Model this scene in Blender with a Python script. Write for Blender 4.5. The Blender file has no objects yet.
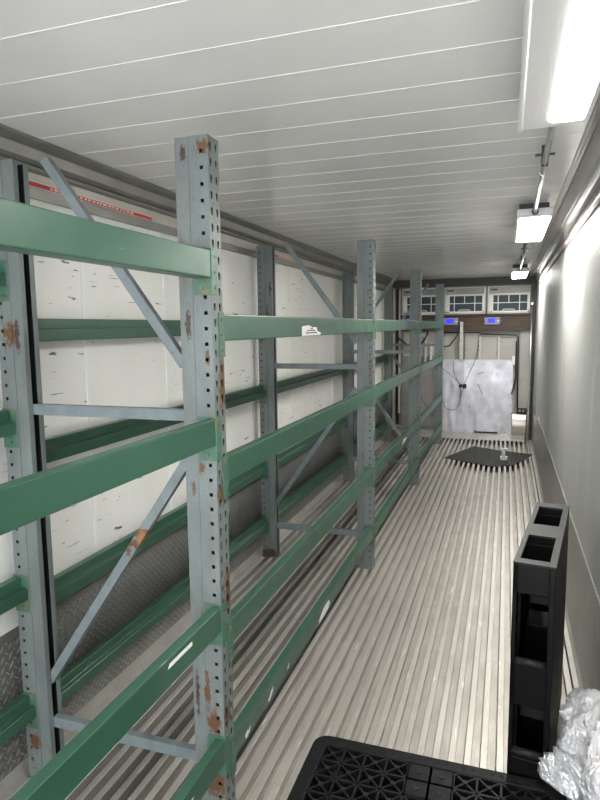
import bpy, bmesh, math, random
from mathutils import Vector, Matrix
random.seed(7)
SC = bpy.context.scene
COL = SC.collection
PI = math.pi

# ------------------------------------------------------------------ materials
def lin(r, g, b):
    f = lambda c: (c / 255 / 12.92) if c / 255 <= .04045 else ((c / 255 + .055) / 1.055) ** 2.4
    return (f(r), f(g), f(b), 1)

class M:
    """small node-material builder"""
    def __init__(s, name, color=(.8, .8, .8, 1), rough=.5, metal=0., spec=None):
        s.m = bpy.data.materials.new(name); s.m.use_nodes = True
        s.t = s.m.node_tree; s.n = s.t.nodes; s.l = s.t.links
        s.b = s.n['Principled BSDF']
        s.b.inputs['Base Color'].default_value = color
        s.b.inputs['Roughness'].default_value = rough
        s.b.inputs['Metallic'].default_value = metal
        if spec is not None: s.b.inputs['Specular IOR Level'].default_value = spec
        s.col = None; s.base = color
    def node(s, t, **k):
        n = s.n.new(t)
        for a, v in k.items(): setattr(n, a, v)
        return n
    def link(s, a, b): s.l.new(a, b)
    def pos(s, scale=(1, 1, 1), obj=False):
        if obj: src = s.node('ShaderNodeTexCoord').outputs['Object']
        else: src = s.node('ShaderNodeNewGeometry').outputs['Position']
        mp = s.node('ShaderNodeMapping'); mp.inputs['Scale'].default_value = scale
        s.link(src, mp.inputs['Vector']); return mp.outputs['Vector']
    def noise(s, scale, detail=4, stretch=(1, 1, 1), rough=.55, obj=False):
        n = s.node('ShaderNodeTexNoise')
        n.inputs['Scale'].default_value = scale; n.inputs['Detail'].default_value = detail
        n.inputs['Roughness'].default_value = rough
        s.link(s.pos(stretch, obj), n.inputs['Vector']); return n.outputs['Fac']
    def ramp(s, fac, a, b, c0=(0, 0, 0, 1), c1=(1, 1, 1, 1)):
        r = s.node('ShaderNodeValToRGB')
        r.color_ramp.elements[0].position = a; r.color_ramp.elements[1].position = b
        r.color_ramp.elements[0].color = c0; r.color_ramp.elements[1].color = c1
        s.link(fac, r.inputs['Fac']); return r.outputs['Color']
    def math(s, op, a, b=None, c=None, clamp=False):
        n = s.node('ShaderNodeMath', operation=op, use_clamp=clamp)
        for i, v in enumerate((a, b, c)):
            if v is None: continue
            if isinstance(v, (int, float)): n.inputs[i].default_value = v
            else: s.link(v, n.inputs[i])
        return n.outputs[0]
    def mix(s, fac, c1):
        """mix colour c1 over the current base colour by fac"""
        n = s.node('ShaderNodeMix', data_type='RGBA')
        if isinstance(fac, (int, float)): n.inputs[0].default_value = fac
        else: s.link(fac, n.inputs[0])
        if s.col is None: n.inputs[6].default_value = s.base
        else: s.link(s.col, n.inputs[6])
        if isinstance(c1, tuple): n.inputs[7].default_value = c1
        else: s.link(c1, n.inputs[7])
        s.col = n.outputs[2]; s.link(s.col, s.b.inputs['Base Color']); return s
    def blob(s, specs, nz=.5):
        """mask from a few soft spots at given world positions (real stains)"""
        tot = None
        geo = s.node('ShaderNodeNewGeometry').outputs['Position']
        for (p, r) in specs:
            sub = s.node('ShaderNodeVectorMath', operation='SUBTRACT'); s.link(geo, sub.inputs[0]); sub.inputs[1].default_value = p
            dv = s.node('ShaderNodeVectorMath', operation='DIVIDE'); s.link(sub.outputs[0], dv.inputs[0]); dv.inputs[1].default_value = r
            ln = s.node('ShaderNodeVectorMath', operation='LENGTH'); s.link(dv.outputs[0], ln.inputs[0])
            v = s.math('SUBTRACT', 1.3, ln.outputs['Value'], clamp=True)
            tot = v if tot is None else s.math('MAXIMUM', tot, v)
        n = s.noise(75, 7, (1, 1, .6), .7)
        return s.ramp(s.math('ADD', tot, s.math('MULTIPLY', s.math('SUBTRACT', n, .5), 3.0)), .40, .72)
    def rough(s, fac, lo, hi):
        r = s.node('ShaderNodeMapRange'); r.inputs[3].default_value = lo; r.inputs[4].default_value = hi
        s.link(fac, r.inputs[0]); s.link(r.outputs[0], s.b.inputs['Roughness']); return s
    def bump(s, h, strength=.3, dist=.002):
        b = s.node('ShaderNodeBump'); b.inputs['Strength'].default_value = strength; b.inputs['Distance'].default_value = dist
        s.link(h, b.inputs['Height']); s.link(b.outputs[0], s.b.inputs['Normal']); return s

RUST = (.042, .02, .012, 1); ORUST = (.098, .046, .016, 1); TAN = (.38, .30, .17, 1)

def m_post():
    a = M('grey_blue_post_paint', (.152, .18, .176, 1), .42)
    a.mix(a.ramp(a.noise(14, 5, (1, 1, .35)), .35, .75), (.105, .125, .122, 1))
    a.mix(a.math('MULTIPLY', a.ramp(a.noise(60, 6, (1, 1, .5)), .52, .66), .45), (.13, .15, .15, 1))
    a.mix(a.ramp(a.noise(9, 8, (1, 1, .3), .7), .60, .70), ORUST)
    a.mix(a.ramp(a.noise(12, 8, (1.3, 1.3, .25), .7), .645, .71), RUST)
    a.mix(a.blob([((-.925, 1.79, 2.385), (.03, .05, .028)), ((-.972, 1.79, .54), (.014, .02, .09)), ((-.972, 1.79, .81), (.02, .02, .02)),
                  ((-1.0, 1.79, 1.27), (.012, .02, .03)), ((-.95, 1.79, .2), (.05, .03, .09)), ((-.965, 1.79, 1.35), (.014, .02, .03)),
                  ((-1.74, 1.79, 1.80), (.04, .02, .05)), ((-.91, 1.85, 1.62), (.02, .03, .12)), ((-.91, 1.83, 1.25), (.02, .04, .05)), ((-.91, 1.85, .9), (.02, .03, .10)), ((-.91, 1.82, .45), (.02, .03, .06)), ((-.93, 1.79, 1.72), (.012, .02, .03)), ((-.95, 1.79, .42), (.03, .02, .06)), ((-1.755, 1.79, .165), (.03, .02, .04))]), ORUST)
    a.mix(a.blob([((-1.0, 1.79, 1.83), (.012, .03, .06)), ((-1.011, 1.79, .53), (.010, .03, .11)), ((-1.0, 1.79, 2.06), (.01, .03, .04)),
                  ((-1.0, 1.79, 2.37), (.012, .03, .03)), ((-1.712, 1.79, 1.80), (.012, .03, .09)),
                  ((-1.70, 4.30, 2.1), (.012, .03, .05)), ((-1.725, 4.30, 1.9), (.014, .03, .09)), ((-1.75, 4.3, .03), (.1, .1, .05))]), RUST)
    a.mix(a.math('MULTIPLY', a.ramp(a.noise(130, 5), .52, .66), .35), (.10, .105, .10, 1))
    a.bump(a.noise(90, 3), .08, .001)
    return a.m

def m_brace():
    a = M('grey_brace_paint', (.165, .198, .21, 1), .4)
    a.mix(a.ramp(a.noise(16, 5), .4, .75), (.115, .14, .148, 1))
    a.mix(a.ramp(a.noise(9, 6), .68, .71), ORUST)
    a.mix(a.blob([((-1.221, 1.83, 1.05), (.04, .05, .05)), ((-1.175, 1.83, 1.12), (.016, .05, .02))]), (.26, .12, .05, 1))
    return a.m

def m_green():
    a = M('green_beam_paint', (.027, .086, .054, 1), .33)
    a.mix(a.ramp(a.noise(5, 4, (1, .5, 1)), .35, .7), (.038, .108, .07, 1))
    a.mix(a.ramp(a.noise(40, 6, (1, .3, 1)), .68, .74), (.075, .115, .07, 1))
    a.mix(a.ramp(a.noise(13, 7, (1, .6, 1)), .70, .73), (.12, .085, .035, 1))
    a.mix(a.ramp(a.noise(60, 4, (1, .06, 1)), .74, .78), (.18, .26, .21, 1))
    a.rough(a.noise(9, 4), .24, .42)
    return a.m

def m_conn():
    a = M('worn_green_connector_paint', (.045, .13, .09, 1), .4)
    a.mix(a.ramp(a.noise(30, 7, (1, 1, 1), .7), .50, .62), (.15, .135, .065, 1))
    a.mix(a.ramp(a.noise(24, 7, (1, 1, 1), .7), .58, .66), ORUST)
    return a.m

def m_wall_left():
    a = M('white_wall_panel', (.88, .87, .84, 1), .38)
    a.mix(a.ramp(a.noise(2.2, 5, (1, 1, .6)), .35, .75), (.82, .81, .775, 1))
    sc = a.math('MULTIPLY', a.ramp(a.noise(22, 5, (1, .35, 2.2)), .655, .675), a.ramp(a.noise(1.6, 2), .44, .54))
    a.mix(sc, (.10, .10, .10, 1))
    a.mix(a.ramp(a.noise(60, 4, (1, .05, 1.2)), .69, .715), (.25, .25, .25, 1))
    a.bump(a.noise(3, 2), .15, .01)
    return a.m

def m_wall_right():
    a = M('brushed_steel_wall', (.52, .52, .50, 1), .5, .1, .25)
    a.mix(a.ramp(a.noise(2.0, 5, (1, 1, .4)), .3, .75), (.45, .45, .43, 1))
    a.mix(a.ramp(a.noise(70, 4, (1, .8, .05)), .70, .74), (.52, .52, .5, 1))
    a.mix(a.ramp(a.noise(30, 5, (1, .5, 1.2)), .715, .73), (.58, .58, .56, 1))
    a.rough(a.noise(5, 5, (1, 1, .2)), .42, .6)
    h = a.math('ADD', a.noise(6, 2, (1, 1, .06)), a.math('MULTIPLY', a.noise(30, 2, (1, 1, .05)), .1))
    a.bump(h, .12, .012)
    return a.m

def m_diamond(name, col):
    """tread plate: two interleaved lattices of raised lozenges"""
    a = M(name, col, .34, .5)
    sep = a.node('ShaderNodeSeparateXYZ'); a.link(a.node('ShaderNodeNewGeometry').outputs['Position'], sep.inputs[0])
    tot = None
    for off, sg in ((0., 1.), (.5, -1.)):
        u = a.math('SUBTRACT', a.math('FRACT', a.math('ADD', a.math('DIVIDE', sep.outputs['Y'], .042), off + 200.)), .5)
        v = a.math('SUBTRACT', a.math('FRACT', a.math('ADD', a.math('DIVIDE', sep.outputs['Z'], .042), off + 200.)), .5)
        p = a.math('MULTIPLY', a.math('ADD', u, a.math('MULTIPLY', v, sg)), .707 / .42)
        q = a.math('MULTIPLY', a.math('SUBTRACT', v, a.math('MULTIPLY', u, sg)), .707 / .13)
        d = a.math('ADD', a.math('MULTIPLY', p, p), a.math('MULTIPLY', q, q))
        e = a.math('SUBTRACT', 1., d, clamp=True)
        tot = e if tot is None else a.math('MAXIMUM', tot, e)
    a.mix(a.ramp(a.noise(8, 5), .4, .7), tuple(c * .72 for c in col[:3]) + (1,))
    a.mix(a.math('MULTIPLY', tot, .8), tuple(min(1, c * 1.7) for c in col[:3]) + (1,))
    a.bump(tot, 1., .004)
    return a.m

def m_floor():
    a = M('aluminium_floor', (.60, .57, .525, 1), .42, .6)
    a.mix(a.ramp(a.noise(7, 6, (1, .25, 1)), .3, .75), (.49, .465, .425, 1))
    a.mix(a.math('MULTIPLY', a.ramp(a.noise(170, 4, (1, .4, 1)), .5, .68), .55), (.40, .385, .35, 1))
    a.mix(a.math('MULTIPLY', a.ramp(a.noise(9, 7, (2, .3, 1)), .58, .72), .6), (.32, .305, .28, 1))
    a.mix(a.ramp(a.noise(40, 5, (1, .12, 1)), .63, .72), (.86, .85, .82, 1))
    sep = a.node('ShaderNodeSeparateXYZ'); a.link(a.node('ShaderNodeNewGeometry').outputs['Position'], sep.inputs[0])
    low = a.math('LESS_THAN', sep.outputs['Z'], -.05)       # groove bottoms darkened: grime, plus the ribs' shade put into the colour
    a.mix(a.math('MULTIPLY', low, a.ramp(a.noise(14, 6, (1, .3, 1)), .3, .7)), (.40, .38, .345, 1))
    a.rough(a.noise(20, 4), .34, .55)
    a.bump(a.noise(120, 3, (1, .2, 1)), .15, .001)
    return a.m

def m_plain(name, col, rough=.5, metal=0., var=.12, scale=12):
    a = M(name, col, rough, metal)
    if var: a.mix(a.ramp(a.noise(scale, 5), .35, .75), tuple(c * (1 - var) for c in col[:3]) + (1,))
    return a.m

def m_ceiling():
    a = M('white_ceiling_panel', (.71, .70, .685, 1), .26)
    a.mix(a.ramp(a.noise(1.5, 5), .35, .8), (.66, .65, .635, 1))
    a.mix(a.ramp(a.noise(26, 6), .745, .76), (.3, .29, .27, 1))
    a.rough(a.noise(2.5, 4), .17, .3)
    a.bump(a.noise(3.5, 2), .1, .01)
    return a.m

def m_emit(name, col, st, base=(.9, .9, .9, 1)):
    a = M(name, base, .4)
    a.b.inputs['Emission Color'].default_value = col; a.b.inputs['Emission Strength'].default_value = st
    return a.m

def m_wood():
    a = M('dark_wood', (.085, .052, .034, 1), .6)
    a.mix(a.ramp(a.noise(30, 5, (.12, 1, 1)), .35, .7), (.045, .028, .02, 1))
    return a.m

def m_sheet():
    a = M('dented_aluminium_sheet', (.66, .66, .71, 1), .34, .65)
    a.mix(a.ramp(a.noise(9, 6), .35, .7), (.52, .52, .56, 1))
    a.mix(a.ramp(a.noise(60, 4, (1, 1, 1)), .70, .74), (.2, .2, .22, 1))
    a.rough(a.noise(5, 4), .25, .5)
    h = a.math('ADD', a.noise(1.6, 2, (1.6, 1, .6)), a.math('MULTIPLY', a.noise(9, 2), .03))
    a.bump(h, .7, .06)
    return a.m

def m_film():
    a = M('crumpled_clear_film', (.86, .86, .88, 1), .35)
    a.b.inputs['Transmission Weight'].default_value = .4; a.b.inputs['IOR'].default_value = 1.15
    nz = a.node('ShaderNodeTexNoise'); nz.inputs['Scale'].default_value = 6; nz.inputs['Detail'].default_value = 3
    a.link(a.pos(), nz.inputs['Vector'])
    def layer(stretch, specs, amp):
        ad = a.node('ShaderNodeVectorMath', operation='MULTIPLY_ADD'); a.link(nz.outputs['Color'], ad.inputs[0]); ad.inputs[1].default_value = (amp,) * 3
        a.link(a.pos(stretch), ad.inputs[2]); tot = None
        for sc, am in specs:
            v = a.node('ShaderNodeTexVoronoi'); v.inputs['Scale'].default_value = sc; a.link(ad.outputs[0], v.inputs['Vector'])
            t = a.math('MULTIPLY', v.outputs['Distance'], am); tot = t if tot is None else a.math('ADD', tot, t)
        return tot
    a.bump(layer((1, 1, .5), ((16, 1.), (38, .4)), .25), .7, .008)
    b2 = a.node('ShaderNodeBump'); b2.inputs['Strength'].default_value = 1.; b2.inputs['Distance'].default_value = .016
    a.link(layer((1.1, .8, .35), ((22, 1.), (60, .5), (130, .25)), .4), b2.inputs['Height'])
    gl = a.node('ShaderNodeBsdfGlossy'); gl.inputs['Color'].default_value = (.95, .95, .97, 1); gl.inputs['Roughness'].default_value = .13
    a.link(b2.outputs[0], gl.inputs['Normal'])
    mx = a.node('ShaderNodeMixShader'); mx.inputs[0].default_value = .5
    a.link(a.b.outputs[0], mx.inputs[1]); a.link(gl.outputs[0], mx.inputs[2]); a.link(mx.outputs[0], a.n['Material Output'].inputs['Surface'])
    return a.m

def m_black(name, c):
    a = M(name, (c, c, c * 1.1, 1), .5, 0, .12)
    a.mix(a.ramp(a.noise(24, 5), .5, .75), (c * 2, c * 2, c * 2.1, 1))
    a.rough(a.noise(30, 4), .34, .6)
    a.bump(a.noise(160, 3), .12, .001)
    return a.m

def m_black_scuffed():
    a = M('scuffed_black_plastic', (.010, .010, .010, 1), .5, 0, .2)
    a.mix(a.ramp(a.noise(60, 5), .4, .7), (.022, .022, .0215, 1))
    return a.m

MT = dict(
    post=m_post(), brace=m_brace(), green=m_green(), conn=m_conn(), wl=m_wall_left(), wr=m_wall_right(),
    dl=m_diamond('tread_plate', (.24, .24, .235, 1)), dr=m_diamond('tread_plate_dull', (.32, .315, .295, 1)),
    floor=m_floor(), ceil=m_ceiling(),
    batten=m_plain('white_batten', (.90, .90, .89, 1), .35, 0, .06),
    mold=m_plain('aluminium_moulding', (.25, .243, .225, 1), .36, .4, .2, 6),
    moldl=m_plain('pale_moulding', (.60, .575, .52, 1), .4, .2, .15, 8),
    red=m_plain('red_tape', (.62, .035, .035, 1), .4, 0, 0), white=m_plain('white_paper', (.82, .81, .80, 1), .6, 0, .05),
    ink=m_plain('dark_print', (.05, .05, .055, 1), .6, 0, 0),
    seal=m_plain('rubber_seal', (.015, .015, .015, 1), .5, 0, 0),
    lamp=m_emit('lamp_diffuser_lit', (1, .985, .93, 1), 46.),
    lampside=m_emit('lamp_diffuser_edge', (1, .985, .95, 1), .2, (.12, .12, .12, 1)),
    pan=m_plain('lamp_housing_paint', (.62, .62, .64, 1), .4, 0, .05),
    steel=m_plain('galvanised_conduit', (.50, .50, .49, 1), .32, .8, .2, 20),
    dark=m_plain('dark_bracket', (.05, .05, .05, 1), .5, .3, 0),
    bulk=m_plain('bulkhead_panel', (.43, .42, .385, 1), .45, .1, .2, 4),
    bulkd=m_plain('bulkhead_grey', (.27, .27, .26, 1), .45, .2, .25, 4),
    ac=m_plain('ivory_plastic', (.82, .82, .79, 1), .4, 0, .05), acg=m_plain('grey_control_plastic', (.36, .355, .33, 1), .4, 0, .08),
    filt=m_plain('blue_grey_filter', (.035, .06, .075, 1), .6, 0, .3, 30), wood=m_wood(),
    ctl=m_plain('controller_plastic', (.25, .26, .30, 1), .4, 0, 0), blue=m_emit('blue_lit_screen', (.02, .025, 1, 1), .85, (.01, .01, .05, 1)),
    sheet=m_sheet(), film=m_film(), blk=m_black('black_plastic', .003), blk2=m_black('dusty_black_plastic', .009), blks=m_black_scuffed(),
    mat=m_plain('black_rubber', (.015, .014, .013, 1), .65, 0, .3, 14), card=m_plain('brown_wood_block', (.30, .17, .08, 1), .7, 0, .3, 30),
    pink=m_plain('dull_pinkish_panel', (.33, .29, .28, 1), .5, 0, .2, 6), sill=m_plain('aluminium_sill', (.46, .445, .41, 1), .4, .4, .2, 9),
    duct=m_plain('bent_steel_cover', (.44, .41, .37, 1), .28, .75, .12, 9), cable=m_plain('black_cable', (.012, .012, .012, 1), .5, 0, 0),
    hole=m_plain('dark_slot', (.001, .001, .001, 1), .9, 0, 0),
    inside_shade=m_plain('post_inside_shade', (.035, .037, .037, 1), .6, .2, .3, 20),  # inner post faces: shade inside the posts put into a near-black colour
    bolt=m_plain('zinc_bolt', (.30, .36, .33, 1), .4, .5, .2, 60),
)

# ------------------------------------------------------------------ mesh helpers
class B:
    def __init__(s): s.v = []; s.f = []
    def add(s, vs, fs):
        o = len(s.v); s.v += [tuple(v) for v in vs]; s.f += [tuple(i + o for i in f) for f in fs]; return s
    def box(s, x0, x1, y0, y1, z0, z1):
        vs = [(x0, y0, z0), (x1, y0, z0), (x1, y1, z0), (x0, y1, z0), (x0, y0, z1), (x1, y0, z1), (x1, y1, z1), (x0, y1, z1)]
        return s.add(vs, [(3, 2, 1, 0), (4, 5, 6, 7), (0, 1, 5, 4), (1, 2, 6, 5), (2, 3, 7, 6), (3, 0, 4, 7)])
    def bar(s, a, b, w, h, up=(0, 0, 1)):
        """box from a to b, w across, h along up"""
        a, b = Vector(a), Vector(b); d = (b - a).normalized(); u = Vector(up); sd = d.cross(u).normalized(); u = sd.cross(d).normalized()
        vs = []
        for p in (a, b):
            for (i, j) in ((-1, -1), (1, -1), (1, 1), (-1, 1)): vs.append(p + sd * (i * w / 2) + u * (j * h / 2))
        return s.add(vs, [(3, 2, 1, 0), (4, 5, 6, 7), (0, 1, 5, 4), (1, 2, 6, 5), (2, 3, 7, 6), (3, 0, 4, 7)])
    def prism(s, prof, axis, a, b):
        """closed profile extruded along axis from a to b; profile coordinates are the two other axes in xyz order"""
        n = len(prof); vs = []
        for t in (a, b):
            for (p, q) in prof:
                vs.append({'x': (t, p, q), 'y': (p, t, q), 'z': (p, q, t)}[axis])
        fs = [tuple(range(n))[::-1], tuple(range(n, 2 * n))]
        for i in range(n):
            j = (i + 1) % n; fs.append((i, j, n + j, n + i))
        return s.add(vs, fs)
    def tube(s, pts, r, n=10):
        pts = [Vector(p) for p in pts]; rings = []
        for i, p in enumerate(pts):
            d = (pts[min(i + 1, len(pts) - 1)] - pts[max(i - 1, 0)]).normalized()
            u = Vector((0, 0, 1)) if abs(d.z) < .9 else Vector((1, 0, 0))
            a = d.cross(u).normalized(); c = a.cross(d)
            rings.append([p + a * (r * math.cos(2 * PI * k / n)) + c * (r * math.sin(2 * PI * k / n)) for k in range(n)])
        vs = [v for g in rings for v in g]; fs = []
        for i in range(len(pts) - 1):
            for k in range(n):
                j = (k + 1) % n; fs.append((i * n + k, i * n + j, (i + 1) * n + j, (i + 1) * n + k))
        fs += [tuple(range(n))[::-1], tuple(range((len(pts) - 1) * n, len(pts) * n))]
        return s.add(vs, fs)
    def build(s, name, mat, parent=None, bevel=0., smooth=False, seg=2, solid=0., inner=None):
        me = bpy.data.meshes.new(name); me.from_pydata(s.v, [], s.f)
        bm = bmesh.new(); bm.from_mesh(me)
        if solid: bmesh.ops.remove_doubles(bm, verts=bm.verts, dist=1e-5)
        bmesh.ops.recalc_face_normals(bm, faces=bm.faces); bm.to_mesh(me); bm.free()
        if smooth:
            for p in me.polygons: p.use_smooth = True
        me.materials.append(mat)
        o = bpy.data.objects.new(name, me); COL.objects.link(o)
        if parent: o.parent = parent
        if solid:
            md = o.modifiers.new('s', 'SOLIDIFY'); md.thickness = solid; md.offset = 0
            if inner: me.materials.append(inner); md.material_offset = 1
        if bevel:
            md = o.modifiers.new('b', 'BEVEL'); md.width = bevel; md.segments = seg; md.limit_method = 'ANGLE'; md.angle_limit = .6
        return o

def each(b, name, mat, parent=None, **k):
    """every connected piece of b becomes an object of its own"""
    par = list(range(len(b.v)))
    def find(i):
        while par[i] != i: par[i] = par[par[i]]; i = par[i]
        return i
    for f in b.f:
        for q in f[1:]: par[find(q)] = find(f[0])
    out = {}
    for f in b.f: out.setdefault(find(f[0]), []).append(f)
    res = []
    for fs in out.values():
        idx = sorted({i for f in fs for i in f}); mp = {i: n for n, i in enumerate(idx)}
        c = B(); c.v = [b.v[i] for i in idx]; c.f = [tuple(mp[i] for i in f) for f in fs]
        res.append(c.build(name, mat, parent, **k))
    return res

def tag(o, label, cat, group=None, kind=None):
    o['label'] = label; o['category'] = cat
    if group: o['group'] = group
    if kind: o['kind'] = kind
    return o
def thing(name, label, cat, loc=(0, 0, 0), rz=0., group=None):
    o = bpy.data.objects.new(name, None); COL.objects.link(o); o.location = loc; o.rotation_euler = (0, 0, rz)
    o.empty_display_size = .1
    return tag(o, label, cat, group)
def struct(o): o['kind'] = 'structure'; return o
def copy_tree(o, parent=None):
    c = o.copy(); COL.objects.link(c)
    if parent: c.parent = parent
    for ch in list(o.children): copy_tree(ch, c)
    return c
def catmull(P, k=8):
    P = [Vector(p) for p in P]; Q = [P[0]] + P + [P[-1]]; out = []
    for i in range(1, len(Q) - 2):
        for t in range(k):
            u = t / k; a, b, c, d = Q[i - 1], Q[i], Q[i + 1], Q[i + 2]
            out.append(.5 * ((2 * b) + (c - a) * u + (2 * a - 5 * b + 4 * c - d) * u * u + (3 * b - a - 3 * c + d) * u ** 3))
    return out + [P[-1]]

# ------------------------------------------------------------------ dimensions (metres)
XL, XR, ZC, YB, YF = -1.849, .41, 2.546, 10.19, -1.45
XF, Y1, S, DP, PW, FD, ZT = -.9105, 1.7935, 2.515, .1167, .076, .889, 2.42
GD = .07
FRY = [Y1 + S * i + PW / 2 for i in range(4)]

# ------------------------------------------------------------------ the container
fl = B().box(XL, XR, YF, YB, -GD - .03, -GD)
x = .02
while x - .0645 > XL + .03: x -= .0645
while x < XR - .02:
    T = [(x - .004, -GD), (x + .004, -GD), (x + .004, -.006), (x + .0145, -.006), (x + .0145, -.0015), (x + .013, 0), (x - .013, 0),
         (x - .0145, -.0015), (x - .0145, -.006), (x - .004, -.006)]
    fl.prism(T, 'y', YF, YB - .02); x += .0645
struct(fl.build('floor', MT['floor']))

ce = B().box(XL - .04, XR + .04, YF, YB + .05, ZC, ZC + .04)
y = 1.305 - .2275 * 12
while y < YB - .05:
    if y > YF: ce.prism([(y - .004, ZC + .001), (y - .0025, ZC - .0013), (y + .0025, ZC - .0013), (y + .004, ZC + .001)], 'x', -1.725, .26)
    y += .2275
struct(ce.build('ceiling', MT['ceil']))

wl = struct(B().box(XL - .05, XL, YF, YB + .05, -GD, ZC).build('wall_left', MT['wl']))
bt = B(); y = 2.35 - .7 * 5
while y < YB:
    if y > YF + .02: bt.box(XL, XL + .006, y - .012, y + .012, .62, 2.35)
    y += .7
struct(bt.build('trim_1', MT['batten'], None, .002))
struct(B().box(XL, XL + .006, YF, YB, -.06, .61).build('baseboard_left', MT['dl']))
struct(B().prism([(XL, .622), (XL + .012, .612), (XL + .012, .590), (XL, .588)], 'y', YF, YB).build('trim_2', MT['mold']))
struct(B().prism([(XL + .005, -.06), (XL + .05, -.06), (XL + .05, .002), (XL + .02, .004), (XL + .006, .05)], 'y', YF, YB).build('trim_3', MT['sill']))
# left cornice: stacked aluminium mouldings under the ceiling
struct(B().prism([(XL, ZC), (XL + .125, ZC), (XL + .120, ZC - .008), (XL + .06, ZC - .02), (XL + .05, ZC - .06), (XL + .035, ZC - .075), (XL, ZC - .08)], 'y', YF, YB).build('trim_4', MT['mold'], None, .002))
struct(B().prism([(XL, 2.466), (XL + .036, 2.466), (XL + .036, 2.452), (XL + .022, 2.444), (XL, 2.444)], 'y', YF, YB).build('trim_5', MT['mold'], None, .002))
struct(B().prism([(XL, 2.444), (XL + .018, 2.444), (XL + .014, 2.388), (XL, 2.388)], 'y', YF, YB).build('trim_6', MT['moldl']))
struct(B().prism([(XL, 2.388), (XL + .02, 2.388), (XL + .012, 2.345), (XL, 2.345)], 'y', YF, YB).build('trim_7', MT['mold'], None, .002))

wr = struct(B().box(XR, XR + .05, YF, YB + .05, -GD, ZC).build('wall_right', MT['wr']))
rb = B(); y = 1.9 - .47 * 7
while y < YB:
    if y > YF + .02: rb.box(XR - .0006, XR, y - .006, y + .006, .63, 2.40)
    y += .47
struct(rb.build('trim_8', MT['wr']))
struct(B().box(XR - .006, XR, YF, YB, -.06, .625).build('baseboard_right', MT['dr']))
struct(B().prism([(XR - .005, -.06), (XR - .045, -.06), (XR - .045, .003), (XR - .02, .004), (XR - .006, .03)], 'y', YF, YB).build('trim_9', MT['sill']))
# right cornice
struct(B().prism([(XR, ZC), (XR - .15, ZC), (XR - .148, ZC - .006), (XR - .135, ZC - .006), (XR - .13, ZC - .003), (XR - .118, ZC - .003), (XR - .114, ZC - .010),
                  (XR - .06, ZC - .022), (XR - .052, ZC - .034), (XR - .045, ZC - .036), (XR - .028, ZC - .062), (XR - .024, ZC - .078), (XR, ZC - .078)], 'y', YF, YB).build('trim_10', MT['mold']))
struct(B().prism([(XR, 2.468), (XR - .03, 2.468), (XR - .03, 2.456), (XR - .014, 2.446), (XR - .014, 2.425), (XR - .017, 2.418), (XR - .014, 2.412), (XR - .014, 2.385), (XR, 2.385)], 'y', YF, YB).build('trim_11', MT['mold']))

# red printed tape on the mouldings: plain red ends, pale lettering between (too small to read)
def tape(y0, y1, xw, sgn, label):
    z = 2.402
    t = B().box(min(xw, xw + sgn * .0012), max(xw, xw + sgn * .0012), y0, y1, z - .008, z + .008).build('red_tape', MT['red'])
    tag(t, label, 'tape', 'red warning tape strips')
    p = B(); L = y1 - y0; y = y0 + L * .17
    random.seed(int(y0 * 100))
    while y < y1 - L * .2:
        w = random.uniform(.012, .03); p.box(xw + sgn * .0012, xw + sgn * .0018, y, y + w, z - .004, z + .004); y += w + random.uniform(.007, .013)
    p.box(xw + sgn * .0012, xw + sgn * .0018, y0, y1, z + .008, z + .011)
    p.build('lettering', MT['white'], t)
tape(2.0, 2.93, XL + .0162, 1, 'red tape with pale lettering on the left moulding, nearest the camera, cut by a brace')
tape(4.75, 5.42, XL + .0162, 1, 'short red tape with pale lettering on the left moulding, behind the second rack frame')
tape(4.45, 5.15, XR - .0142, -1, 'short red tape on the right-hand moulding beside the middle ceiling light')

# ------------------------------------------------------------------ far bulkhead
struct(B().box(XL, XR, YB, YB + .06, -GD, ZC).build('wall_back', MT['bulkd']))
struct(B().box(XL, XR, 10.10, YB, 2.43, ZC).build('trim_12', MT['dark']))
struct(B().prism([(9.87, .0005), (9.872, .006), (10.09, .075), (YB, .075), (YB, .0005)], 'x', -1.80, .30).build('trim_13', MT['sill']))
struct(B().box(-1.79, -1.755, 10.06, YB, .08, 2.42).build('trim_14', MT['moldl']))
struct(B().box(-1.755, -1.70, 10.14, YB, .08, 2.42).build('trim_15', MT['seal']))
struct(B().box(-1.70, -1.675, 10.08, YB, .35, 2.40).build('trim_16', MT['moldl']))
struct(B().box(.372, .40, 10.02, 10.12, 0., 2.43).build('trim_17', MT['seal']))

def bulk_panel(x0, x1, z0, z1, m, label):
    o = thing('bulkhead_panel', label, 'panel', ((x0 + x1) / 2, 10.175, z0), 0, 'panels of the far bulkhead')
    w = (x1 - x0) / 2
    B().box(-w, w, -.012, .015, 0, z1 - z0).build('panel_face', MT[m], o, .003)
    r = B()
    for sx in (-1, 1):
        for k in range(4):
            cz = .06 + (z1 - z0 - .12) * k / 3
            r.box(sx * (w - .02) - .005, sx * (w - .02) + .005, -.016, -.012, cz - .005, cz + .005)
    each(r, 'screw', MT['dark'], o)
bulk_panel(-.965, -.735, .9, 1.70, 'bulk', 'beige bulkhead panel above the metal sheet, left of the pale upright bar')
bulk_panel(-.64, -.425, .9, 1.70, 'bulk', 'beige bulkhead panel above the metal sheet, right of the pale upright bar')
bulk_panel(-.39, -.135, .9, 1.64, 'bulk', 'beige bulkhead panel above the metal sheet, between the two thin bars')
bulk_panel(-.105, .135, .1, 1.60, 'bulk', 'beige bulkhead panel above the metal sheet, at its right end')
bulk_panel(.20, .345, .48, 1.74, 'bulk', 'narrow beige bulkhead panel between the black pipe and the right wall')
bulk_panel(-1.66, -1.43, .08, 1.25, 'bulkd', 'tall grey panel low on the bulkhead, seen between the far rack frames')
bulk_panel(-1.36, -1.16, .08, 1.12, 'pink', 'dull pinkish panel low on the bulkhead, seen through the farthest rack bay')
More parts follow.
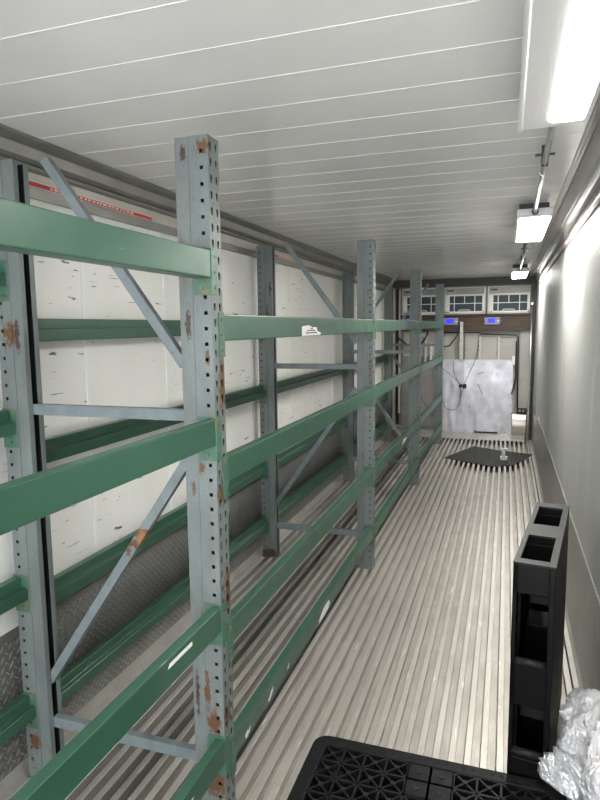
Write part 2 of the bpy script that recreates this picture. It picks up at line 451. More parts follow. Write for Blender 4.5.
bulk_panel(-1.64, -1.08, 1.30, 1.70, 'bulk', 'beige bulkhead panel under the left air conditioner, behind the racks')

def upbar(x0, x1, z0, z1, m, label, y0=10.115):
    o = thing('metal_bar', label, 'bar', ((x0 + x1) / 2, y0, z0), 0, 'upright bars on the bulkhead')
    w = (x1 - x0) / 2; h = z1 - z0
    B().prism([(-w, .045), (-w, .004), (-w + .004, 0), (w - .004, 0), (w, .004), (w, .045)], 'z', 0, h).build('channel', MT[m], o)
    b = B()
    for k in range(5): b.tube([(0, -.004, h * (.1 + .2 * k)), (0, .002, h * (.1 + .2 * k))], w * .3, 8)
    each(b, 'bolt', MT['dark'], o)
upbar(-.715, -.665, 1.264, 1.86, 'moldl', 'pale bolted upright bar rising from metal sheet to the wood board', 10.031)
upbar(-.425, -.39, .9, 1.62, 'moldl', 'thin pale upright bar above the middle of the metal sheet')
upbar(-.135, -.105, .9, 1.62, 'moldl', 'thin pale upright bar above the right half of the metal sheet')
upbar(-.995, -.967, .9, 1.62, 'moldl', 'thin pale upright bar at the left end above the metal sheet')
upbar(-1.28, -1.25, 1.12, 1.62, 'moldl', 'thin pale bar on the bulkhead seen between the third and fourth rack frames')
upbar(-1.19, -1.155, 1.12, 1.52, 'ac', 'short pale bar on the bulkhead just left of the farthest front post')

fr = thing('pipe_frame', 'thin black pipe running over the beige panels and down to a black box', 'pipe', (0, 10.10, .45))
B().tube([(-1.06, .0, 1.24), (-.42, 0, 1.235), (-.40, 0, 1.215), (.13, 0, 1.195), (.165, 0, 1.17), (.17, 0, 1.1), (.175, 0, .45), (.185, 0, .02)], .011, 8).build('pipe', MT['cable'], fr, 0, True)
bx = B().box(.175, .32, -.03, .04, -.03, .045).build('junction_box', MT['seal'], fr, .004)
b = B()
for k in range(2): b.box(.205 + .055 * k, .235 + .055 * k, -.034, -.03, -.01, .025)
each(b, 'knockout', MT['acg'], bx)

def ac(xc, label):
    o = thing('air_conditioner', label, 'air conditioner', (xc, 10.1, 1.978), 0, 'window air conditioners in a row')
    W, H = .318, .43
    B().box(-W, W, .0, .09, 0, H).build('housing', MT['ac'], o, .012)
    cp = B().box(-W + .02, W - .02, -.012, .002, H - .115, H - .015).build('control_panel', MT['acg'], o, .004)
    B().box(-W + .05, -W + .15, -.015, -.011, H - .065, H - .045).build('badge', MT['seal'], cp)
    lv = B()
    for k in range(14): lv.box(-.12 + .031 * k, -.105 + .031 * k, -.016, -.011, H - .10, H - .03)
    each(lv, 'louvre', MT['bulkd'], cp)
    f = B().box(-W + .085, W - .045, -.006, .003, .045, H - .135).build('air_filter', MT['filt'], o)
    g = B()
    for k in range(9): g.box(-W + .087, W - .047, -.008, -.006, .06 + .027 * k, .063 + .027 * k)
    g.build('filter_mesh', MT['dark'], f)
    c = B()
    for xx in (-W + .16, W - .16): c.box(xx - .006, xx + .006, -.014, -.004, .04, H - .13)
    c.box(-.006, .006, -.014, -.004, .17, H - .13); c.box(-W + .08, W - .04, -.014, -.004, .165, .177)
    c.build('grille_bar', MT['ac'], o)
    rim = B()
    rim.box(-W + .03, W - .01, -.016, .0, H - .142, H - .126); rim.box(-W + .03, W - .01, -.016, .0, .02, .048)
    rim.box(-W + .03, -W + .088, -.016, 0, .02, H - .126); rim.box(W - .048, W - .01, -.016, 0, .02, H - .126)
    rim.build('front_frame', MT['ac'], o, .004)
    B().tube(catmull([(-.085, -.012, .05), (-.075, -.03, .066), (0, -.034, .068), (.075, -.03, .066), (.085, -.012, .05)], 5), .007, 8).build('handle', MT['ac'], o, 0, True)
ac(-1.335, 'white window air conditioner at the left, half hidden behind the rack posts')
ac(-.655, 'middle white window air conditioner with blue-grey filter, high on the far bulkhead')
ac(.012, 'right-hand white window air conditioner with blue-grey filter, nearest the steel wall')

o = thing('wooden_shelf_board', 'dark brown wooden board below the air conditioners', 'board', (-.64, 10.08, 1.72))
B().box(-1.03, 1.005, 0, .035, 0, .225).build('face_board', MT['wood'], o, .003)
B().box(-1.03, 1.005, -.03, .10, .228, .253).build('ledge', MT['wood'], o, .003)
for xc, lb in ((-1.49, 'blue-lit controller on the wood board at the left, behind the rack frames'),
               (-.865, 'blue-lit controller on wood board under the middle air conditioner'),
               (-.227, 'blue-lit controller on wood board under the right-hand air conditioner')):
    o = thing('temperature_controller', lb, 'controller', (xc, 10.078, 1.81), 0, 'blue-lit controllers on the wood board')
    B().box(-.118, .118, -.035, 0, 0, .115).build('case', MT['ctl'], o, .006)
    B().box(-.07, .045, -.038, -.034, .025, .098).build('screen', MT['blue'], o)
    B().tube([(.09, -.042, .055), (.09, -.034, .055)], .012, 10).build('knob', MT['ac'], o)
    B().box(.125, .15, -.03, 0, .035, .08).build('plug', MT['seal'], o, .004)
    B().box(.132, .141, -.036, -.03, .05, .062).build('indicator', MT['ac'], o)

# metal sheet with a plug and loose thin cables
ms = thing('metal_sheet', 'large dented aluminium sheet standing against the far bulkhead', 'metal sheet', (-.445, 10.09, .076))
B().box(-.548, .548, 0, .006, 0, 1.17).build('sheet', MT['sheet'], ms)
B().prism([(-.012, 1.17), (.008, 1.17), (.008, 1.182), (-.012, 1.186)], 'x', -.548, .548).build('top_edge', MT['moldl'], ms)
r = B()
for k in range(9): r.tube([(.53, -.004, .06 + k * .13), (.53, .001, .06 + k * .13)], .006, 6)
for k in range(7): r.tube([(-.45 + k * .15, -.004, .03), (-.45 + k * .15, .001, .03)], .006, 6)
for p in ((-.1, .42), (.12, .46), (.2, .44), (.3, .95), (-.35, .3), (.35, .2), (-.05, .43)): r.tube([(p[0], -.004, p[1]), (p[0], .001, p[1])], .007, 6)
each(r, 'rivet', MT['dark'], ms)
B().box(-.02, .34, -.014, -.001, -.0, .022).build('dark_slot', MT['seal'], ms)
r = B(); r.bar((.115, -.003, .985), (.015, -.003, .95), .003, .022, (0, 0, 1)); r.bar((.025, -.003, .79), (.095, -.003, .62), .003, .02, (1, 0, 0))
each(r, 'tape_strip', MT['bulk'], ms)
B().box(.53, .575, -.02, .02, 1.10, 1.24).build('hinge', MT['ac'], ms, .004)
cb = thing('cable_plug', 'black plug with thin looping cables hanging on the metal sheet', 'plug', (-.652, 10.07, .83))
B().tube([(-.035, -.045, .005), (-.035, -.005, .005)], .03, 12).build('round_knob', MT['seal'], cb)
B().box(-.005, .055, -.02, .012, -.035, .035).build('plug_body', MT['seal'], cb, .008)
W = lambda pts: catmull([(a + .652, -.002, c - .83) for a, c in pts], 6)
c = B()
c.tube(W([(-.99, 1.13), (-.83, .99), (-.69, .86)]), .004, 6)
c.tube(W([(-.64, .86), (-.55, 1.06), (-.47, 1.26), (-.42, 1.5)]), .004, 6)
c.tube(W([(-.81, 1.22), (-.80, 1.05), (-.70, .83), (-.69, .64), (-.76, .45), (-.90, .455), (-.965, .55), (-.98, .7)]), .004, 6)
c.tube(W([(-.63, .80), (-.66, .74), (-.69, .66)]), .004, 6)
c.build('cable', MT['cable'], cb, 0, True)
tag(B().tube(catmull([(-.98, 10.085, 1.47), (-.88, 10.07, 1.48), (-.82, 10.06, 1.55), (-.76, 10.055, 1.64), (-.735, 10.055, 1.74)], 6), .009, 8).build('power_cable', MT['cable'], None, 0, True),
    'black power cable drooping left of the pale bolted bar', 'cable')
tag(B().tube(catmull([(.14, 10.07, 1.55), (.145, 10.05, 1.2), (.14, 10.05, .95), (.09, 10.06, .72)], 6), .011, 8).build('hanging_cable', MT['cable'], None, 0, True),
    'thick black cable hanging at the right edge of the metal sheet', 'cable')
tag(B().tube(catmull([(-1.72, 10.06, 1.62), (-1.5, 10.04, 1.48), (-1.32, 10.04, 1.52), (-1.22, 10.04, 1.70), (-1.3, 10.05, 1.74)], 6), .012, 8).build('hanging_cable', MT['cable'], None, 0, True),
    'looped dark cable under the left air conditioner, seen between the racks', 'cable')
# bent steel cover in the right corner
prof = [(10.17, .01)] + [(10.10 - .09 * math.sin(PI * t / 14) ** .8 if t else 10.10, .015 + .40 * t / 14) for t in range(0, 15)] + [(10.17, .42)]
tag(B().prism(prof, 'x', .112, .315).build('bent_metal_cover', MT['duct'], None, .003), 'bulging shiny metal cover in the far right corner, beside the metal sheet', 'cover')
dr = thing('door_rod', 'grey metal rod standing upright in the far right corner', 'rod', (.35, 10.0, 0))
B().tube([(0, 0, 2.40), (0, 0, .9), (-.006, -.05, .3), (-.02, -.12, .001)], .014, 10).build('rod', MT['steel'], dr, 0, True)
for z in (.8, 2.1): B().box(-.018, .018, -.02, .10, z, z + .04).build('clamp', MT['steel'], dr, .003)
tag(B().box(-1.80, -1.66, 9.72, 9.84, .0, .10).build('wooden_block', MT['card'], None, .006), 'brown wooden block on the floor in far left corner behind racks', 'block')

# ------------------------------------------------------------------ ceiling lights
def light(y0, y1, xc, label, x_lit):
    o = thing('ceiling_light', label, 'light', (xc, y0, 2.44), 0, 'ceiling lights in a row')
    L = y1 - y0; w = .101
    B().box(-w, w, 0, L, .018, .056).build('housing', MT['pan'], o, .003)
    P = [(p, q) for p, q in ((x_lit - .012, .012), (x_lit, .002), (x_lit + .012, .0), (w - .018, .0), (w - .010, .004), (w - .008, .012))]
    B().prism(P, 'y', .07, L - .07).build('diffuser', MT['lamp'], o)
    e = B()
    e.prism([(-w, .018), (-w, .006), (-w + .004, .002), (-w + .010, .003), (-w + .014, .006), (w - .004, .0105), (w, .018)], 'y', 0, L)
    e.build('lens_tray', MT['lampside'], o, .0015)
    b = B()
    for yy in (.12, L - .14): b.box(-w + .015, w - .015, yy, yy + .05, .056, ZC - 2.44)
    each(b, 'mounting_bracket', MT['dark'], o)
    B().tube([(.0, -.012, .036), (.0, .002, .036)], .02, 12).build('conduit_connector', MT['dark'], o)
light(1.0, 2.212, .117, 'large glowing white ceiling light at top right, nearest the camera', -.006)
light(3.96, 5.13, .137, 'middle of the three glowing ceiling lights, above the right-hand wall moulding', -.085)
light(8.0, 9.12, .13, 'farthest small glowing ceiling light, just in front of the air conditioners', -.085)
def conduit(y0, y1, x0, x1, straps, label):
    o = thing('electrical_conduit', label, 'conduit', (0, 0, 2.476), 0, 'conduits between ceiling lights')
    B().tube([(x0, y0, 0), ((x0 + x1) / 2, (y0 + y1) / 2, .0), (x1, y1, 0)], .0115, 12).build('pipe', MT['steel'], o, 0, True)
    for yy in straps:
        xx = x0 + (x1 - x0) * (yy - y0) / (y1 - y0); s = B()
        s.box(xx - .014, xx + .014, yy - .012, yy + .012, .008, ZC - 2.476)
        s.box(xx - .038, xx + .038, yy - .01, yy + .01, .030, .036)
        s.tube([(xx - .013, yy, 0), (xx + .013, yy, 0)], .0135, 10)
        s.build('strap', MT['dark'], o)
    B().tube([(x0 + (x1 - x0) * .45, y0 + (y1 - y0) * .45 - .02, 0), (x0 + (x1 - x0) * .45, y0 + (y1 - y0) * .45 + .02, 0)], .0145, 12).build('coupling', MT['steel'], o)
conduit(2.21, 3.95, .124, .137, (2.80,), 'grey conduit pipe between the nearest and the middle ceiling light')
conduit(5.13, 7.99, .137, .13, (6.1, 7.1), 'grey conduit pipe between the middle and the farthest ceiling light')

# ------------------------------------------------------------------ rack frames
def hole_cell(b, O, U, V, u0, u1, v0, v1, hole):
    """square cell with a hole of 8 points (from the lower left corner, counter-clockwise, corners and middles)"""
    um, vm = (u0 + u1) / 2, (v0 + v1) / 2
    out = [(u0, v0), (um, v0), (u1, v0), (u1, vm), (u1, v1), (um, v1), (u0, v1), (u0, vm)]
    ins = [(um + p, vm + q) for p, q in hole]
    P = lambda t: O + U * t[0] + V * t[1]
    b.add([P(t) for t in out] + [P(t) for t in ins], [(i, (i + 1) % 8, 8 + (i + 1) % 8, 8 + i) for i in range(8)])
SQ = [(p * .006, q * .006 - .011) for p, q in ((-1, -1), (0, -1), (1, -1), (1, 0), (1, 1), (0, 1), (-1, 1), (-1, 0))]
TD = [(p, q + .009) for p, q in ((-.0032, -.0135), (0, -.015), (.0032, -.0135), (.0075, .003), (.006, .0105), (0, .013), (-.006, .0105), (-.0075, .003))]
def post_mesh():
    b = B(); Vz = Vector((0, 0, 1)); h = PW / 2
    lev = [.006, .02] + [.02 + .0508 * k for k in range(1, 48)] + [ZT]
    def strip(O, U, u0, u1):
        for k in range(len(lev) - 1):
            v0, v1 = lev[k], lev[k + 1]; vm = (v0 + v1) / 2
            P = lambda u, v: O + U * u + Vz * v
            b.add([P(u0, v0), P(u1, v0), P(u1, vm), P(u1, v1), P(u0, v1), P(u0, vm)], [(0, 1, 2, 5), (5, 2, 3, 4)])
    def holed(O, U, u0, u1, hole):
        for k in range(len(lev) - 1):
            if 1 <= k < len(lev) - 2: hole_cell(b, O, U, Vz, u0, u1, lev[k], lev[k + 1], hole)
            else: b.add([O + U * u + Vz * v for u, v in ((u0, lev[k]), (u1, lev[k]), (u1, lev[k + 1]), (u0, lev[k + 1]))], [(0, 1, 2, 3)])
    holed(Vector((0, 0, 0)), Vector((0, 1, 0)), -h, 0, TD); holed(Vector((0, 0, 0)), Vector((0, 1, 0)), 0, h, TD)
    for s in (-1, 1):
        O = Vector((0, s * h, 0)); U = Vector((-1, 0, 0))
        strip(O, U, 0, .011); holed(O, U, .011, .033, SQ); strip(O, U, .033, .066)
        O2 = Vector((-.066, s * h, 0)); strip(O2, Vector((-.3, -s, 0)).normalized(), 0, .0065)
        p = O2 + Vector((-.3, -s, 0)).normalized() * .0065; strip(p, Vector((-.25, s, 0)).normalized(), 0, .005)
        p2 = p + Vector((-.25, s, 0)).normalized() * .005; strip(p2, U, 0, DP + p2.x)
        p3 = Vector((-DP, p2.y, 0)); strip(p3, Vector((0, -s, 0)), 0, .022)
    return b
def plate_mesh():
    b = B().box(-DP - .008, .008, -PW / 2 - .012, PW / 2 + .012, 0, .006)
    b.box(-.075, -.01, -PW / 2 - .005, -PW / 2 - .001, .006, .05); b.box(-.075, -.01, PW / 2 + .001, PW / 2 + .005, .006, .05)
    return b
def c_chan(a, c, w=.036, d=.028, t=.003):
    """C-section bar from a to c in the XZ plane, its web towards the camera side (-Y)"""
    b = B(); a, c = Vector(a), Vector(c); up = Vector((0, 1, 0)).cross((c - a).normalized())
    b.bar(a + Vector((0, -d / 2, 0)), c + Vector((0, -d / 2, 0)), t, w, up)
    for s in (-1, 1): b.bar(a + up * (s * (w / 2 - t / 2)), c + up * (s * (w / 2 - t / 2)), d, t, up)
    return b
def make_frame(mirror):
    root = bpy.data.objects.new('rack_upright', None); COL.objects.link(root); root.empty_display_size = .1
    root['_'] = 0
    for k in range(2):
        if k == 0:
            p = post_mesh().build('post', MT['post'], root, 0, False, 2, .0024, MT['inside_shade'])
            q = plate_mesh().build('base_plate', MT['post'], p, .001)
            c = B()
            for sy in (-1, 1): c.tube([(-.045, sy * (PW / 2 + .005), .03), (-.045, sy * (PW / 2 + .010), .03)], .009, 6)
            each(c, 'anchor_bolt', MT['post'], p)
            first = p
        else:
            p = copy_tree(first, root); p.location = (-FD, 0, 0); p.rotation_euler = (0, 0, PI)
    xa, xb = -.118, -FD + .118
    for z, w in ((1.518, .04), (.252, .044)):
        c_chan((xa, 0, z), (xb, 0, z), w).build('horizontal_brace', MT['brace'], root, .0015)
    if not mirror: D = [((-.66, 2.415), (-.128, 1.69)), ((-.128, 1.36), (-.785, .42))]
    else: D = [((-.225, 2.43), (-.765, 1.69)), ((-.765, 1.36), (-.128, .42))]
    for (a, c) in D: c_chan((a[0], .004, a[1]), (c[0], .004, c[1]), .034).build('diagonal_brace', MT['brace'], root, .0015)
    del root['_']
    return root
FL = ['tall grey-blue rack frame nearest the camera, its rusty posts punched with square and teardrop holes',
      'second grey rack frame from the camera, its front post standing past mid-picture',
      'third grey rack frame from the camera, narrow, with brace leaning above its front post',
      'farthest grey-green rack frame, its front post just left of the metal sheet']
fa = make_frame(False); fb = copy_tree(fa); fc = make_frame(True); fd = copy_tree(fc)
for i, o in enumerate((fa, fb, fc, fd)):
    o.location = (XF, FRY[i], 0); tag(o, FL[i], 'rack frame', 'pallet rack frames')

# ------------------------------------------------------------------ rack beams
BH, BW = .09, .062
def make_beam(L):
    """beam from y=0 to y=L (clear distance between posts), outer face at x=.004, top at z=0"""
    root = bpy.data.objects.new('rack_crossbeam', None); COL.objects.link(root); root.empty_display_size = .1
    x0 = .003
    P = [(x0, -BH), (x0, 0), (x0 - .036, 0), (x0 - .036, -.041), (x0 - BW, -.041), (x0 - BW, -BH)]
    B().prism(P, 'y', .005, L - .005).build('rail', MT['green'], root, .004, False, 3)
    for k, (ya, s) in enumerate(((.0, 1), (L, -1))):
        c = B()
        c.box(-.062, .0045, min(ya + s * .0016, ya + s * .005), max(ya + s * .0016, ya + s * .005), -.143, .006)
        c.box(.0016, .0055, min(ya + s * .004, ya - s * .036), max(ya + s * .004, ya - s * .036), -.143, .006)
        e = c.build('end_connector', MT['conn'], root, .0012)
        r = B()
        for z in (-.02, -.07, -.12): r.tube([(.0055, ya - s * .019, z), (.008, ya - s * .019, z)], .0055, 8)
        r.tube([(-.03, ya + s * .004, -.122), (-.03, ya + s * .009, -.122)], .007, 8)
        each(r, 'rivet', MT['conn'], e)
        B().box(-.014, -.005, min(ya + s * .0038, ya + s * .0048), max(ya + s * .0038, ya + s * .0048), -.128, -.119).build('bolt_hole', MT['seal'], e)
    return root
LB = S - PW
proto = make_beam(LB)
first = [True]
LV = {'A': (2.064, 1.514, .860, .368), 'B': (1.860, 1.370, .775, .328), 'C': (1.862, 1.370, .765, .322), 'D': (1.864, 1.362, .775, .318)}
LN = ('top', 'second', 'third', 'lowest')
BAY = {'A': 'in the bay nearest the camera', 'B': 'between the first and second rack frames', 'C': 'between the second and third rack frames', 'D': 'between the third and farthest rack frames'}
SPEC = {('A', 0, 0): 'broad faded green beam crossing the picture high at left, top of the nearest aisle-side bay',
        ('A', 0, 1): 'green aisle-side beam rusty along its underside, second from the top in the nearest bay',
        ('A', 0, 2): 'green aisle-side beam with a white tape strip, third from the top in the nearest bay',
        ('A', 0, 3): 'lowest green aisle-side beam of the nearest bay, entering at the bottom edge of the picture',
        ('B', 0, 0): 'green aisle-side beam with a torn white printed label, top level past the rusty front post',
        ('B', 0, 3): 'lowest green aisle-side beam with torn white paper scraps, just above the floor past rusty post',
        ('C', 0, 2): 'green aisle-side beam with small white label scrap, third from top beyond the second frame',
        ('C', 0, 0): 'green aisle-side beam with bluish reflection near its far end, top level beyond the second frame'}
BEAM = {}
for bi, bay in enumerate('ABCD'):
    y0 = FRY[0] - S + PW / 2 + S * bi
    for side in (0, 1):
        for lv in range(4):
            z = LV[bay][lv]
            if first[0]: o = proto; first[0] = False
            else: o = copy_tree(proto)
            if side == 0: o.location = (XF, y0, z); o.rotation_euler = (0, 0, 0)
            else: o.location = (XF - FD, y0 + LB, z); o.rotation_euler = (0, 0, PI)
            sd = 'aisle-side' if side == 0 else 'wall-side stepped'
            lab = SPEC.get((bay, side, lv)) or 'green %s rack beam, %s level %s' % (sd, LN[lv], BAY[bay])
            tag(o, lab, 'rack beam', 'green rack beams'); BEAM[(bay, side, lv)] = o
# paper and tape stuck on the aisle faces
def scrap(beam, pts, name='paper_scrap', m='white', label=None):
    """flat paper outline (y, z in world) stuck to the face of an aisle-side beam"""
    o = BEAM[beam]; y0, z0 = o.location.y, o.location.z
    p = B().prism([(y - y0, z - z0) for y, z in pts], 'x', .0031, .0038).build(name, MT[m], o)
    if label: p['label'] = label
    return p
lb = scrap(('B', 0, 0), [(2.70, 1.772), (2.99, 1.772), (3.005, 1.782), (2.97, 1.788), (2.94, 1.795), (2.93, 1.812), (2.86, 1.812), (2.80, 1.822), (2.70, 1.816)], 'paper_label', label='torn white printed label')
t = B(); o = BEAM[('B', 0, 0)]
for (ya, yb, z) in ((2.78, 2.90, 1.796), (2.76, 2.93, 1.785)):
    y = ya
    while y < yb:
        w = random.uniform(.008, .02); t.box(.0038, .0042, y - o.location.y, y + w - o.location.y, z - .0035 - o.location.z, z + .0035 - o.location.z); y += w + .005
t.build('print', MT['ink'], lb)
t = B().box(.0038, .0042, 2.83 - o.location.y, 2.87 - o.location.y, 1.802 - o.location.z, 1.81 - o.location.z).build('red_print', MT['red'], lb)
scrap(('A', 0, 2), [(1.44, .829), (1.585, .828), (1.585, .841), (1.45, .842)], 'tape_strip', label='white tape strip')
scrap(('A', 0, 3), [(1.47, .318), (1.55, .318), (1.56, .330), (1.48, .332)])
scrap(('B', 0, 3), [(2.195, .262), (2.21, .262), (2.235, .285), (2.262, .287), (2.25, .270), (2.232, .258), (2.21, .246)])
scrap(('B', 0, 3), [(1.96, .262), (1.985, .272), (1.995, .262), (2.01, .276), (2.005, .255), (1.99, .25), (1.98, .24), (1.965, .25)])
scrap(('B', 0, 3), [(2.43, .262), (2.45, .262), (2.462, .282), (2.45, .284)])
scrap(('B', 0, 3), [(2.93, .238), (3.0, .240), (3.1, .244), (3.14, .262), (3.12, .29), (3.05, .292), (3.0, .285), (2.96, .27), (2.93, .26)])
scrap(('C', 0, 2), [(5.6, .70), (5.78, .70), (5.88, .716), (5.86, .735), (5.72, .735), (5.66, .722)])

# ------------------------------------------------------------------ rubber mat and bracket
mp = [(-.775, 8.36), (-.43, 9.27), (.02, 9.03), (.385, 8.90), (.25, 8.45), (.105, 8.12), (-.15, 7.99), (-.42, 8.15)]
tag(B().prism(mp, 'z', .0005, .008).build('rubber_mat', MT['mat'], None, .002), 'black diamond-shaped rubber mat on the ribbed floor near the far end', 'mat')
k = thing('metal_bracket', 'small white metal bracket standing on the black rubber mat', 'bracket', (.0, 8.42, .008))
B().box(-.045, .05, -.03, .05, 0, .045).build('foot', MT['ac'], k, .004)
B().box(-.025, .022, .0, .008, .04, .15).build('stem', MT['ac'], k, .002)
B().box(-.03, .05, -.02, .03, .145, .155).build('top_plate', MT['ac'], k, .002)

# ------------------------------------------------------------------ flat black plastic pallet
PX0, PX1, PY0, PY1, PZ = -.700, .245, 1.02, 2.225, .14
p = thing('plastic_pallet', 'black plastic pallet with open lattice deck lying on the floor in the foreground', 'pallet', ((PX0 + PX1) / 2, (PY0 + PY1) / 2, 0))
w, l = (PX1 - PX0) / 2, (PY1 - PY0) / 2
def rrect(w, l, r, n=6):
    P = []
    for cx, cy, a0 in ((w - r, l - r, 0), (-w + r, l - r, 90), (-w + r, -l + r, 180), (w - r, -l + r, 270)):
        for i in range(n + 1):
            a = math.radians(a0 + 90 * i / n); P.append((cx + r * math.cos(a), cy + r * math.sin(a)))
    return P
d = B(); bw = .052
out = rrect(w, l, .06); inn = rrect(w - bw, l - bw, .03); n = len(out)
def ring(b, A, C, z0, z1):
    n = len(A); vs = [(x, y, z0) for x, y in A] + [(x, y, z1) for x, y in A] + [(x, y, z1) for x, y in C] + [(x, y, z0) for x, y in C]
    fs = []
    for i in range(n):
        j = (i + 1) % n
        for a, c in ((0, 1), (1, 2), (2, 3), (3, 0)): fs.append((a * n + i, a * n + j, c * n + j, c * n + i))
    b.add(vs, fs)
ring(d, out, inn, PZ - .012, PZ)
ring(d, out, rrect(w - .006, l - .006, .054), .095, PZ)
d.build('deck_rim', MT['blk2'], p, .002)
g = B(); c = .086; iw, il = w - bw, l - bw; zt = PZ - .002; zb = PZ - .055
nx = round(2 * iw / c); ny = round(2 * il / c); cx, cy = 2 * iw / nx, 2 * il / ny
for i in range(nx + 1):
    xx = -iw + cx * i; g.box(xx - .0045, xx + .0045, -il, il, zb, zt)
for j in range(ny + 1):
    yy = -il + cy * j; g.box(-iw, iw, yy - .0045, yy + .0045, zb, zt)
zc = (zb + zt) / 2 - .0005
for i in range(nx):
    for j in range(ny):
        a, b_ = -iw + cx * i, -il + cy * j
        if abs(i - nx / 2 + .5) < 1.1 and j > ny - 2.2: g.box(a, a + cx, b_, b_ + cy, PZ - .01, zt); continue
        g.bar((a, b_, zc), (a + cx, b_ + cy, zc), .0075, zt - zb - .001); g.bar((a + cx, b_, zc), (a, b_ + cy, zc), .0075, zt - zb - .001)
nlat = len(g.f)
for i in range(nx):
    for j in range(ny):
        a, b_ = -iw + cx * (i + .5), -il + cy * (j + .5)
        g.tube([(a, b_, zt - .004), (a, b_, PZ + .0005)], .010, 8)
ld = g.build('lattice_deck', MT['blk2'], p); ld.data.materials.append(MT['blks'])
for q in ld.data.polygons:
    if q.index >= nlat: q.material_index = 1
rs = B()
for i in range(26):
    xx = -w + .05 + (2 * w - .1) * i / 25
    if i % 3: rs.box(xx - .007, xx + .007, l - .030, l - .018, PZ - .001, PZ + .0006)
for j in range(30):
    yy = -l + .06 + (2 * l - .12) * j / 29
    if j % 3:
        for sx in (-1, 1): rs.box(sx * (w - .024) - .006, sx * (w - .024) + .006, yy - .007, yy + .007, PZ - .001, PZ + .0006)
each(rs, 'rim_slot', MT['hole'], p)
for fx in (-w + .12, 0, w - .12):
    for fy in (-l + .14, 0, l - .14):
        B().add([(fx - .07, fy - .07, PZ - .02), (fx + .07, fy - .07, PZ - .02), (fx + .07, fy + .07, PZ - .02), (fx - .07, fy + .07, PZ - .02),
                 (fx - .05, fy - .05, 0), (fx + .05, fy - .05, 0), (fx + .05, fy + .05, 0), (fx - .05, fy + .05, 0)],
                [(4, 5, 6, 7)] + [(a, (a + 1) % 4, 4 + (a + 1) % 4, 4 + a) for a in range(4)] + [(0, 1, 2, 3)]).build('foot', MT['blk2'], p, .006)

# ------------------------------------------------------------------ pallet standing on edge
st = thing('plastic_pallet', 'black plastic pallet with fork pockets standing on edge beside the right wall', 'pallet', (.044, 2.25, 0), math.radians(-8.0))
T, L, H = .145, .825, .955          # thickness (x), length (y), height (z)
PK = ((.215, .405), (.575, .84))     # fork pockets through the near edge (z ranges)
PKY = ((.045, .325), (.478, .755))   # pockets in the top edge (y ranges)
b = B()
# solid deck on the wall side
b.box(T - .022, T, 0, L, 0, H)
b.build('deck', MT['blk'], st, .004)
b = B()                               # runners on the aisle side: three upright, three level
for z0, z1 in ((0, .11), (.405, .575), (.84, H)): b.box(0, .016, .0, L, z0, z1)
for y0, y1 in ((0, .05), (.15, .475), (.58, L)): b.box(.0, .016, y0, y1, 0, H)
b.build('runner_frame', MT['blk'], st, .004)
# nine hollow blocks
for zi, (z0, z1) in enumerate(((0, .20), (.405, .575), (.84, H))):
    for yi, (y0, y1) in enumerate(((0, .05), (.33, .475), (.755, L))):
        k = B()
        if zi == 2 and False: pass
        k.box(.014, T - .02, y0 + .001, y1 - .001, z0 + .001, z1 - (.0 if zi == 2 else .001))
        o = k.build('block', MT['blk'], st, .005)
# near edge wall and ribs; rounded sills of the pockets
b = B()
for z0, z1 in ((.0, .215), (.405, .575), (.84, H - .002)): b.box(.008, T - .015, .002, .045, z0, z1)
each(b, 'edge_wall', MT['blk'], st, bevel=.006)
for z in (.575, .215): B().tube([(.010, .014, z), (T - .026, .014, z)], .014, 12).build('pocket_lip', MT['blks'], st, 0, True)
b = B()
b.box(.03, .118, .34, .352, .66, .70); b.box(.03, .118, .33, .36, .75, .80); b.box(.02, .12, .2, .212, .24, .33)
each(b, 'inner_rib', MT['blks'], st, bevel=.003)
# top edge: a grey scuffed rim round two pockets
b = B()
for y0, y1 in ((0, PKY[0][0]), (PKY[0][1], PKY[1][0]), (PKY[1][1], L)): b.box(.018, T - .024, y0, y1, H - .002, H + .004)
for x0, x1 in ((0, .018), (T - .024, T)): b.box(x0, x1, 0, L, H - .002, H + .004)
b.build('top_rim', MT['blks'], st)
b = B()
for (y0, y1) in PKY:
    b.box(.018, T - .024, y0 + .01, y1 - .01, H - .135, H - .125)
    b.box(.018, T - .024, y1 - .02, y1 - .006, H - .10, H - .03); b.box(.014, .020, y0, y1, H - .13, H)
    b.box(.018, T - .024, y0, y0 + .006, H - .13, H); b.box(.018, T - .024, y1 - .006, y1, H - .13, H)
b.build('pocket_lining', MT['blk'], st, .002)
B().box(T - .028, T - .025, -.001, .02, H - .05, H + .0045).build('rim_seam', MT['hole'], st)

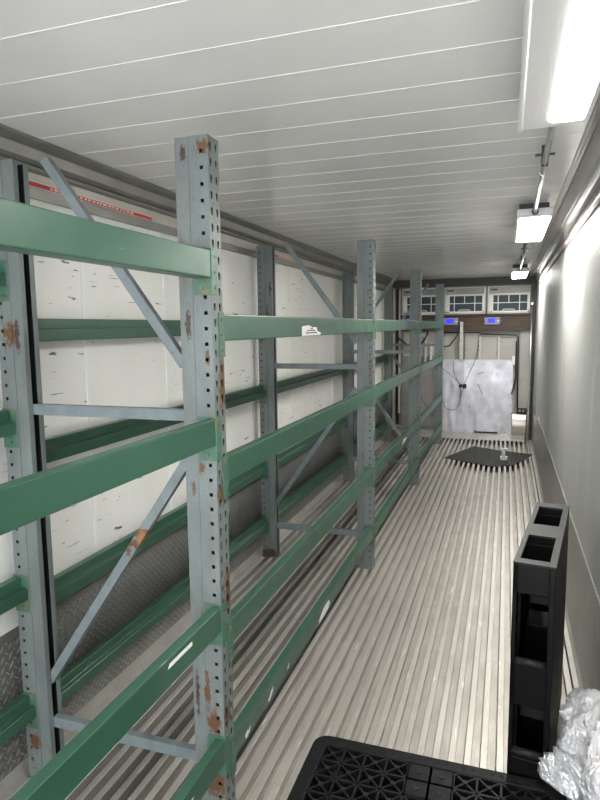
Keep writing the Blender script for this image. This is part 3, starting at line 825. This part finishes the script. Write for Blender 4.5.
# ------------------------------------------------------------------ crumpled clear film
from mathutils import noise as NZ
def film():
    bm = bmesh.new(); bmesh.ops.create_icosphere(bm, subdivisions=6, radius=1.)
    for v in bm.verts:
        d = v.co.normalized(); t = (d.z + 1) / 2
        sq = lambda q: math.copysign(abs(q) ** .75, q)
        p = Vector((.335 + sq(d.x) * .075, 2.17 + sq(d.y) * .30, t * .47))
        q = (p - Vector((.3, 2.2, 0))) * 7
        r = sum((1 - abs(NZ.noise(q * (2 ** i) + Vector((3.1 * i, 1.7, 9.2))))) ** 2 * (.5 ** i) for i in range(4)) - .95
        p += Vector((d.x, d.y, d.z * .9)) * (r * .04)
        p += Vector((NZ.noise(q * 1.3), NZ.noise(q * 1.3 + Vector((5, 5, 5))), NZ.noise(q * 1.3 + Vector((9, 1, 3))))) * .03
        w_ = q + .5 * Vector((NZ.noise(q * 1.7), NZ.noise(q * 1.7 + Vector((2, 7, 1))), NZ.noise(q * 1.7 + Vector((4, 4, 8)))))
        c1 = NZ.voronoi(Vector((w_.x * 2.2, w_.y * 2.2, w_.z * 1.2)))[0]; c2 = NZ.voronoi(Vector((w_.x * 5, w_.y * 5, w_.z * 3)))[0]
        p += Vector((d.x, d.y, d.z)) * ((c1[1] - c1[0]) * -.035 + (c2[1] - c2[0]) * -.014 + .012)
        # room left free by the two pallets: squeeze the heap towards the wall, with one lobe hanging out over the flat pallet's edge
        y_, z_ = p.y, p.z
        st_ = lambda e0, e1, v_: (lambda k_: k_ * k_ * (3 - 2 * k_))(min(1, max(0, (v_ - e0) / (e1 - e0))))
        xm = .272 - .055 * st_(2.215, 2.30, y_) + .145 * max(0, y_ - 2.3)
        lobe = st_(2.10, 2.18, y_) * (1 - st_(2.205, 2.218, y_)) * st_(.150, .18, z_) * (1 - .5 * st_(.25, .32, z_)) * (1 - st_(.42, .47, z_))
        xm -= .125 * lobe
        k_ = (p.x - .24) / (.401 - .24)
        p.x = xm + (.401 - xm) * min(1, max(0, k_)) - .006 * max(0, -k_)
        p.x = min(p.x, .401); p.z = max(p.z, .002)
        v.co = p
    me = bpy.data.meshes.new('plastic_film'); bm.to_mesh(me); bm.free()
    for f_ in me.polygons: f_.use_smooth = True
    me.materials.append(MT['film'])
    o = bpy.data.objects.new('plastic_film', me); COL.objects.link(o); return o
fo = film()
tag(fo, 'crumpled heap of clear plastic film in the bottom right corner by the wall', 'plastic film')

# ------------------------------------------------------------------ light and camera
wd = bpy.data.worlds.new('daylight'); SC.world = wd; wd.use_nodes = True
bg = wd.node_tree.nodes['Background']; bg.inputs[0].default_value = (.95, .97, 1., 1); bg.inputs[1].default_value = 4.6

f, yaw, pit, roll, hc = 606.03, .3288, .1205, -.0122, 1.8153
fw = Vector((-math.sin(yaw) * math.cos(pit), math.cos(yaw) * math.cos(pit), -math.sin(pit)))
r = Vector((math.cos(yaw), math.sin(yaw), 0)); u = r.cross(fw)
r2 = r * math.cos(roll) + u * math.sin(roll); u2 = -r * math.sin(roll) + u * math.cos(roll)
cam = bpy.data.cameras.new('camera'); co = bpy.data.objects.new('camera', cam); COL.objects.link(co)
cam.sensor_fit = 'VERTICAL'; cam.sensor_height = 24; cam.lens = 24 * f / 800; cam.clip_start = .02
co.matrix_world = Matrix(((r2.x, u2.x, -fw.x, 0), (r2.y, u2.y, -fw.y, 0), (r2.z, u2.z, -fw.z, hc), (0, 0, 0, 1)))
SC.camera = co

SC.view_settings.view_transform = 'Standard'; SC.view_settings.look = 'None'; SC.view_settings.gamma = 1; SC.view_settings.use_curve_mapping = False
SC.view_settings.exposure = .8
SC.cycles.use_denoising = True; SC.cycles.max_bounces = 10; SC.cycles.diffuse_bounces = 5; SC.cycles.sample_clamp_indirect = 8
